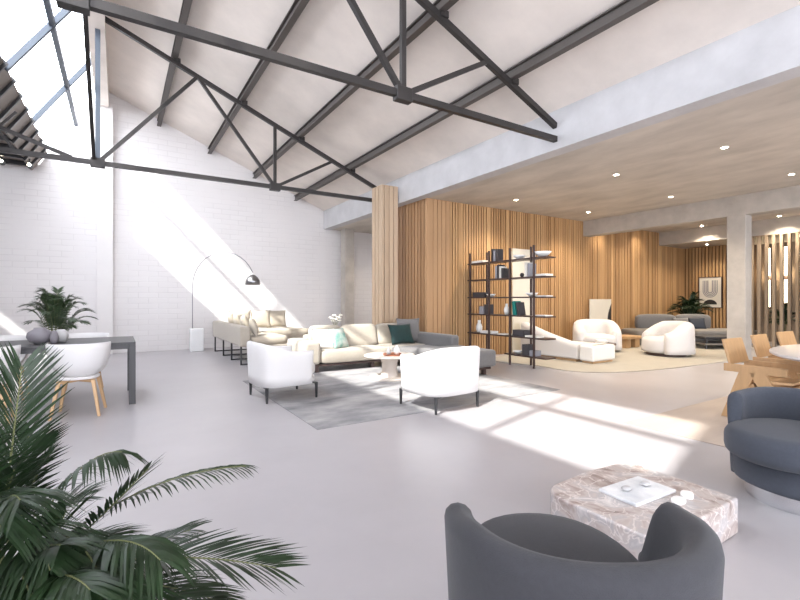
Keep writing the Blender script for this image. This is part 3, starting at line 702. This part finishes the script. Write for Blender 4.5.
# ------------------------------------------------------------------ bookshelf
t = thing('open_bookshelf', 'open bronze bookshelf standing in front of the slat wall', 'bookshelf', (6.4, 5.3, 0))
SH = [.20, .545, .945, 1.30, 1.67, 2.02]
for y in (.26, .85, 1.42, 2.0): MB().box(-.016, .016, y-.016, y+.016, 0, 2.25).build('post', M['bronze'], t)
for y in (.57, 1.78): MB().box(.262, .294, y-.016, y+.016, 0, 2.27).build('post', M['bronze'], t)
for i, z in enumerate(SH):
    MB().box(.0, .28, 0, 1.0 if i == 0 else 2.09, z-.013, z+.013).build('shelf', M['bronze'], t, bevel=.003)
random.seed(21)
bk = [(.13, .0), ]
def book(y, z, h, th, m, label, lean=0, dp=.17, flat=False):
    o = MB().box(-dp/2, dp/2, -th/2, th/2, 0, h) if not flat else MB().box(-dp/2, dp/2, -h/2, h/2, 0, th)
    tag(o.build('book', m), label, 'book'); ob = COL.objects[-1] if False else None
    return
words = ['lowest shelf', 'second shelf from the floor', 'third shelf from the floor', 'fourth shelf from the floor', 'fifth shelf from the floor', 'top shelf']
def put(kind, si, y, m, label, **k):
    z = SH[si]+.0135
    if kind == 'book': w_, h = k.get('w', .035), k.get('h', .24); b = MB().box(-.085, .085, -w_/2, w_/2, 0, h)
    elif kind == 'flatbook': w_, h = k.get('w', .26), k.get('h', .04); b = MB().box(-.10, .10, -w_/2, w_/2, 0, h)
    elif kind == 'box': w_, h = k.get('w', .26), k.get('h', .1); b = MB().box(-.09, .09, -w_/2, w_/2, 0, h)
    elif kind == 'bowl': r = k.get('r', .12); b = MB().lathe([(.3*r, 0), (.75*r, .3*r), (r, .6*r), (.95*r, .6*r), (.6*r, .25*r), (.01, .15*r)], 24)
    elif kind == 'vase': r = k.get('r', .05); b = MB().lathe([(.6*r, 0), (r, r), (r, 2*r), (.5*r, 3.2*r), (.5*r, 4*r), (.4*r, 4*r), (.3*r, 3.4*r)], 20)
    elif kind == 'orb': r = k.get('r', .045); b = MB().lathe([(.02*r, 0), (.6*r, .25*r), (r, r), (.6*r, 1.75*r), (.02*r, 2*r)], 18)
    nm = {'flatbook': 'book', 'orb': 'decorative_ball', 'box': 'storage_box'}.get(kind, kind)
    o = b.build(nm, m, bevel=.003 if kind in ('book', 'flatbook', 'box') else 0, smooth=kind in ('bowl', 'vase', 'orb'))
    o.location = (6.4+.14, 5.15+max(y, .33), z); o.rotation_euler = (R(k.get('lean', 0)), 0, R(k.get('rz', 0)))
    return tag(o, label+', '+words[si], {'flatbook': 'book', 'orb': 'ornament'}.get(kind, kind), k.get('g'))
put('bowl', 5, .22, M['white'], 'wide white bowl at the right end of the bookshelf', r=.16)
put('bowl', 5, .88, M['white'], 'white bowl mid bookshelf', r=.13)
put('flatbook', 5, 1.98, M['paper'], 'flat pale book stack top left of bookshelf', w=.34, h=.05)
for i, (m, h) in enumerate((('book_dark', .25), ('book_grey', .22), ('book_dark', .26))): put('book', 5, 1.42+i*.06, M[m], 'upright book, %s of three beside the left middle post' % ('right', 'middle', 'left')[i], h=h, w=.05)
for i, (m, h) in enumerate((('book_dark', .20), ('paper', .24), ('book_dark', .28), ('book_grey', .25))): put('book', 4, 1.26+i*.06, M[m], 'upright book, %s of four' % ('rightmost', 'second from right', 'third from right', 'leftmost')[i], h=h, w=.045)
put('flatbook', 4, .22, M['paper'], 'flat pale book at the right end', w=.30, h=.04)
put('book', 4, .58, M['book_grey'], 'grey upright book near the right post', h=.25, w=.06); put('book', 4, .66, M['paper'], 'pale upright book near the right post', h=.27, w=.05)
put('orb', 4, .82, M['book_dark'], 'small black ball', r=.045)
put('box', 3, 1.95, M['book_dark'], 'dark box at the left end', w=.36, h=.10); put('bowl', 3, 1.66, M['white'], 'small white bowl', r=.10); put('bowl', 3, .58, M['white'], 'white bowl near the right post', r=.12)
put('flatbook', 3, .2, M['white'], 'thin white book at the right end', w=.3, h=.02)
put('book', 2, .94, M['book_teal'], 'teal upright book right of the middle post', h=.27, w=.08, lean=-6); put('book', 2, .83, M['book_dark'], 'dark book leaning beside the teal one', h=.25, w=.06, lean=-10)
put('vase', 2, 1.22, M['white'], 'white curved vase', r=.055); put('book', 2, 1.72, M['book_dark'], 'dark upright book near the left posts', h=.20, w=.10); put('box', 2, 1.86, M['book_grey'], 'small grey box near the left posts', w=.12, h=.16)
put('flatbook', 2, .2, M['white'], 'thin white book at the right end', w=.3, h=.02)
put('box', 1, .84, M['book_dark'], 'dark box in the middle bay', w=.28, h=.12); put('flatbook', 1, .52, M['paper'], 'flat pale book near the right post', w=.28, h=.03)
put('vase', 1, 2.02, M['white'], 'white jar at the left end', r=.065); put('flatbook', 1, 1.72, M['white'], 'flat white books left of centre', w=.34, h=.05); put('flatbook', 1, 1.28, M['paper'], 'thin pale book left of the middle post', w=.2, h=.02)
put('box', 0, .66, M['book_dark'], 'dark square box', w=.16, h=.20); put('box', 0, .50, M['book_grey'], 'low grey box', w=.12, h=.1); put('bowl', 0, .92, M['white'], 'white bowl', r=.10)
o = MB().box(-.08, .08, -.05, .05, 0, .22).build('book', M['book_teal']); o.location = (6.35, 7.2, 0); tag(o, 'teal book standing on the floor at the far end of the bookshelf', 'book')

# tall canvas against slat wall
t = thing('tall_panel', 'tall cream panel against the slat wall behind the bookshelf', 'panel', (8.05, 7.36, 0))
MB().box(-.31, .31, -.02, .02, 0, 2.45).build('panel_face', M['canvas'], t, bevel=.004)
tag(MB().box(.34, .38, -.02, .02, 0, 2.40).box(-.31, .52, .03, .05, 2.2, 2.38).build('panel_frame', M['concrete'], t), 'grey edge strip')
t = thing('leaning_canvas', 'cream canvas with a black half-round shape standing against the slat wall', 'painting', (11.05, 7.30, 0))
MB().box(-.48, .44, -.02, .02, .0, 1.27).build('canvas_face', M['canvas'], t, bevel=.004)
pl = [(.44, 1.15)]+[(.44-.17*math.sin(PI*k/14), 1.15-.9*k/14) for k in range(15)]
b = MB(); v0 = [b.bm.verts.new((x, -.024, z)) for x, z in pl[1:]]; v1 = [b.bm.verts.new((x, -.019, z)) for x, z in pl[1:]]
b._face(v0); b._face(v1[::-1])
for i in range(len(v0)): b._face([v0[i], v0[(i+1) % len(v0)], v1[(i+1) % len(v0)], v1[i]])
b.build('black_shape', M['black'], t)

# ------------------------------------------------------------------ white low chaise in lounge
t = thing('curved_chaise', 'long low white chaise whose back slopes down towards the camera', 'sofa', (7.72, 5.62, .014))
rings = []; N = 24
for i in range(N+1):
    q = i/N; y = 1.48*q; h = .36+.38*min(1, q*1.05)**1.15; xo = .05*math.sin(PI*q)*-1
    e_ = min(1, 6*q, 6*(1-q)+.35) if q > .9 else 1
    wR = .82 if q < .85 else lerp(.82, .6, (q-.85)/.15)
    sec = [(xo+.03, .05), (xo, .09), (xo+.0, h-.10), (xo+.02, h-.04), (xo+.07, h), (xo+.15, h), (xo+.21, h-.04), (xo+.24, max(.33, h-.10)), (xo+.26, .335), (wR-.06, .335), (wR-.01, .30), (wR, .24), (wR, .09), (wR-.03, .05)]
    rings.append([(x, y, z) for x, z in sec])
MB().loft(rings).build('chaise_body', M['white_fab'], t, smooth=True, bevel=.02)
MB().box(.05, .75, .05, 1.4, 0, .05).build('plinth', M['beech'], t)
t = thing('end_block', 'white rounded block table with a black slot at the near end of the white chaise', 'table', (7.72, 5.26, .014))
MB().box(0, .74, 0, .32, .04, .345).build('block_body', M['white'], t, bevel=.04, seg=4)
MB().box(.18, .56, .10, .15, .338, .349).build('slot', M['black'], t); MB().box(.05, .69, .04, .28, 0, .05).build('plinth', M['beech'], t)

# round lounge chairs
def round_chair(label):
    t = thing('round_armchair', label, 'armchair', (0, 0, 0), 0, 'rounded white boucle armchairs')
    hf = lambda a: .76-.05*a*a/4-.20*sstep(1.0, 2.3, a)
    MB().tub(.55, .53, 2.25, .27, .06, hf, p=2.3, n=60, flare=-.03).build('wrap_back', M['white_fab'], t, smooth=True)
    MB().puck(.40, .42, .06, .40, .09, 2.3, c=(0, .06), crown=.03).build('seat', M['white_fab'], t, smooth=True)
    MB().puck(.40, .38, 0, .06, .01, 2.2).build('plinth', M['bronze'], t)
    return t
r0 = round_chair('white rounded armchair by the slat wall, facing the camera, left of the other'); r0.location = (9.85, 6.62, .014); r0.rotation_euler = (0, 0, R(138))
dup(r0, (10.45, 5.3, .014), R(62), 'white rounded armchair standing on the sand rug nearest the column')
t = thing('low_table', 'low dark round table between the chaise and the rounded armchair', 'table', (8.95, 5.95, .014))
MB().lathe([(.01, .26), (.34, .26), (.34, .29), (.01, .29)], 32).build('tabletop', M['bronze'], t); MB().tube([(0, 0, 0), (0, 0, .26)], .12, 20).build('base', M['bronze'], t)
for i, (m, lb) in enumerate((('paper', 'pale book at the bottom of the stack on the low dark table'), ('white', 'white book on top of the stack on the low dark table'))):
    o = MB().box(-.14, .14, -.1, .1, 0, .035).build('book', M[m], bevel=.003); o.location = (8.95, 5.9, .305+i*.036); o.rotation_euler = (0, 0, .4+i*.3); tag(o, lb, 'book')
t = thing('wood_table', 'low pale wooden table between the canvas and the grey sofa', 'table', (11.3, 6.75, .014))
MB().box(-.35, .35, -.25, .25, .22, .30).build('tabletop', M['beech'], t, bevel=.02); MB().box(.1, .3, -.2, .2, 0, .22).box(-.3, -.1, -.2, .2, 0, .22).build('base', M['beech'], t)

# grey sofa
t = thing('grey_sofa', 'long low grey sofa with rounded backrests under the slat wall', 'sofa', (13.35, 6.25, .014), -YAW)
MB().box(-1.55, 1.7, -.35, .5, .02, .20).build('sofa_frame', M['grey_fab'], t, bevel=.03, seg=3)
MB().cushion((-.9, .05, .32), (1.35, .95, .22), flat=.3, px=.2, n=36).build('seat_cushion', M['grey_soft'], t, smooth=True)
MB().cushion((.95, .05, .32), (1.75, .95, .22), flat=.3, px=.2, n=36).build('seat_cushion', M['grey_soft'], t, smooth=True)
MB().cushion((-.55, .50, .60), (1.15, .30, .46), flat=.45, px=.5, n=36).build('backrest', M['grey_fab'], t, smooth=True)
MB().cushion((.52, .50, .60), (1.0, .30, .46), flat=.45, px=.5, n=36).build('backrest', M['grey_fab'], t, smooth=True)
gs = t
def at_sofa(x, y, z): 
    v = Matrix.Rotation(-YAW, 3, 'Z') @ Vector((x, y, 0)); return (13.35+v.x, 6.25+v.y, z)
pillow(at_sofa(.06, .26, .58), (.46, .36, .14), R(66), -YAW, M['grey_fab'], 'grey pillow leaning on the grey sofa'); pillow(at_sofa(.48, .22, .58), (.44, .36, .12), R(64), -YAW-.2, M['navy'], 'navy pillow on the grey sofa beside the grey one')
t = thing('lounge_table', 'low two-tier dark coffee table in front of the grey sofa', 'table', (12.74, 5.64, 0.015), -YAW)
MB().box(-.1, 1.1, -.35, .35, .27, .31).build('tabletop', M['stone_top'] if False else M['table'], t, bevel=.006)
MB().box(-.1, 1.15, -.38, .38, .10, .14).build('lower_shelf', M['grey_soft'], t, bevel=.006)
for x in (.0, 1.0):
    for y in (-.28, .28): MB().box(x-.02, x+.02, y-.02, y+.02, 0, .27).build('leg', M['table'], t)

# framed print on the end wall
t = thing('framed_print', 'framed abstract print of arches and a black half circle on the far oak wall', 'picture', (15.85, 6.69, 1.49))
MB().box(-.0, .02, -.31, .31, -.47, .47).build('mat_board', M['paper'], t)
MB().box(-.012, .02, -.33, -.31, -.49, .49).box(-.012, .02, .31, .33, -.49, .49).box(-.012, .02, -.31, .31, -.49, -.47).box(-.012, .02, -.31, .31, .47, .49).build('frame', M['bronze'], t)
b = MB()
for r0_, r1_ in ((.05, .08), (.10, .125), (.145, .17), (.19, .21)):
    n = 24
    for k in range(n):
        a0_, a1_ = PI+PI*k/n, PI+PI*(k+1)/n
        q = [(r0_*math.cos(a0_), r0_*math.sin(a0_)), (r1_*math.cos(a0_), r1_*math.sin(a0_)), (r1_*math.cos(a1_), r1_*math.sin(a1_)), (r0_*math.cos(a1_), r0_*math.sin(a1_))]
        b.hexa([(-.004, y, z+.05) for y, z in q]+[(.0, y, z+.05) for y, z in q])
    for sg in (-1, 1): b.box(-.004, 0, min(sg*r0_, sg*r1_), max(sg*r0_, sg*r1_), .05, .38)
b.build('arch_pattern', M['book_grey'], t)
b = MB(); n = 24; pl = [(.19*math.cos(PI*k/n), .15*math.sin(PI*k/n)-.38) for k in range(n+1)]
v0 = [b.bm.verts.new((-.004, y, z)) for y, z in pl]; v1 = [b.bm.verts.new((0, y, z)) for y, z in pl]; b._face(v0); b._face(v1[::-1])
for i in range(len(v0)): b._face([v0[i], v0[(i+1) % len(v0)], v1[(i+1) % len(v0)], v1[i]])
b.build('half_circle', M['black'], t)

# ------------------------------------------------------------------ oval dining set at right
t = thing('oval_dining_table', 'oval pale stone-topped dining table at the right edge', 'table', (6.05, 1.1, .006))
MB().lathe([(.02, .71), (.96, .71), (1, .73), (1, .745), (.99, .75), (.02, .75)], 64, (0, 0, 0), 1.22, .78, 2).build('tabletop', M['stone_top'], t)
for sx in (-1, 1): MB().box(sx*.45-.05, sx*.45+.05, -.28, .28, 0, .71).build('leg', M['beech'], t, bevel=.01)
def vchair(label):
    t = thing('pine_chair', label, 'chair', (0, 0, 0), 0, 'pine V-legged chairs around the oval table')
    # faces +y
    for sx in (-1, 1):
        b = MB()
        b.bar((sx*.24, -.29, .53), (sx*.24, .25, .53), .035, .08)
        b.build('arm_rail', M['pine'], t, bevel=.004)
        b = MB()
        for y0_, y1_ in ((-.075, -.27), (.005, .27)):
            b.hexa([(sx*.24-.018, y1_-.045, 0), (sx*.24+.018, y1_-.045, 0), (sx*.24+.018, y1_+.045, 0), (sx*.24-.018, y1_+.045, 0),
                    (sx*.24-.018, y0_-.075, .50), (sx*.24+.018, y0_-.075, .50), (sx*.24+.018, y0_+.075, .50), (sx*.24-.018, y0_+.075, .50)])
        b.build('leg', M['pine'], t, bevel=.004)
    MB().bar((-.24, -.05, .36), (.24, -.05, .36), .05, .04).bar((-.24, .24, .36), (.24, .24, .36), .05, .04).build('cross_rail', M['pine'], t)
    MB().hexa([(-.22, -.20, .38), (.22, -.20, .38), (.22, .28, .41), (-.22, .28, .41), (-.22, -.20, .405), (.22, -.20, .405), (.22, .28, .435), (-.22, .28, .435)]).build('seat', M['beech'], t, bevel=.005)
    MB().hexa([(-.22, -.26, .56), (.22, -.26, .56), (.22, -.235, .56), (-.22, -.235, .56), (-.22, -.33, .82), (.22, -.33, .82), (.22, -.305, .82), (-.22, -.305, .82)]).build('backrest', M['pine'], t, bevel=.006)
    return t
v0_ = vchair('pine chair with V-shaped side legs, leftmost and nearest of the row at the oval table'); v0_.location = (5.73, 1.89, .007); v0_.rotation_euler = (0, 0, R(179))
dup(v0_, (6.62, 1.95, .007), R(181), 'pine chair in the middle of the row behind the oval table')
dup(v0_, (7.52, 1.98, .007), R(176), 'pine chair at the right end of the row behind the oval table')

# ------------------------------------------------------------------ foreground armchairs
def slate_chair(name, label, m, ra=.37, dh=0, A=2.3):
    t = thing(name, label, 'armchair')
    hf = lambda a: .71-dh+.0*math.cos(a)-.02*sstep(1.1, A-.35, a)-.20*sstep(A-.32, A, a)
    MB().tub(ra, ra, A, .085, .10, hf, p=2.2, n=80, flare=.05, r=.05).build('wrap_back', m, t, smooth=True)
    MB().puck(ra-.025, ra-.025, .10, .26, .03, 2.2, c=(0, .02)).build('seat_base', m, t, smooth=True)
    MB().puck(ra-.05, ra+.0, .27, .45, .06, 2.2, c=(0, .11), crown=.02).build('seat_cushion', m, t, smooth=True)
    MB().lathe([(.01, 0), (.30, 0), (.30, .09), (.28, .10), (.01, .10)], 48).build('swivel_base', M['chrome'], t)
    return t
c0 = slate_chair('slate_armchair', 'dark slate grey tub armchair seen from behind at the bottom edge', M['slate'], .33, .04, 2.0); c0.location = (1.10, .83, 0); c0.rotation_euler = (0, 0, R(-32))
c1 = slate_chair('slate_armchair', 'blue-grey tub armchair on a chrome base cut by the right edge', M['slate2'], .37, .07); c1.location = (3.63, 1.0, 0); c1.rotation_euler = (0, 0, R(75))

# ------------------------------------------------------------------ marble table and things on it
t = thing('marble_table', 'low chunky brown and white marble coffee table in the foreground', 'table', (0, 0, 0))
poly = [(2.0, 1.04), (2.81, 1.05), (2.83, 1.46)]+[(2.74+.10*math.cos(a), 1.56+.14*math.sin(a)) for a in (.3, .8, 1.3)]+[(2.45, 1.72)]+[(2.15+.15*math.cos(a), 1.55+.15*math.sin(a)) for a in (1.8, 2.2, 2.6, 3.0)]
MB().prism(poly, 0, .19).build('marble_block', M['marble'], t, bevel=.012, seg=3)
o = MB().box(-.18, .18, -.11, .11, 0, .018).build('tray', M['wmarble_v'], bevel=.004); o.location = (2.42, 1.38, .1905); o.rotation_euler = (0, 0, R(-3)); tag(o, 'white veined marble tray on the foreground marble table', 'tray')
for i, (x, y, lb) in enumerate(((2.47, 1.19, 'small white stone dish on the marble table, left of the pair'), (2.58, 1.20, 'small white stone dish on the marble table, right of the pair'))):
    o = MB().puck(.036, .030, 0, .028, .01, 3).build('stone_dish', M['white'], smooth=True); o.location = (x, y, .1905); o.rotation_euler = (0, 0, .4*i); tag(o, lb, 'dish')
for i, (x, y) in enumerate(((2.35, 1.40), (2.50, 1.38))):
    o = MB().cushion((0, 0, .012), (.06, .045, .02), px=.8, flat=.8, n=12, m=6).build('pebble', M['vase_pale'], smooth=True); o.location = (x, y, .2095); tag(o, 'pale pebble on the marble tray, %s' % ('left one' if i == 0 else 'right one'), 'stone')

# ------------------------------------------------------------------ sub-parts
SUB = {'lens': ('lamp_head',), 'diffuser': ('back_plate',), 'arch_pattern': ('mat_board',), 'half_circle': ('mat_board',), 'black_shape': ('canvas_face',),
       'slot': ('block_body',), 'blossom': ('flower_stem',), 'cleat': ('top_chord',)}
for o in list(S.objects):
    k = o.name.split('.')[0]
    if k in SUB and o.parent is not None and o.parent.type == 'EMPTY':
        c = [q for q in o.parent.children if q.name.split('.')[0] in SUB[k]]
        if k == 'blossom':
            sib = sorted([q.name for q in o.parent.children if q.name.startswith('blossom')]); c = sorted(c, key=lambda q: q.name); c = [c[sib.index(o.name)]]
        if c: o.parent = c[0]
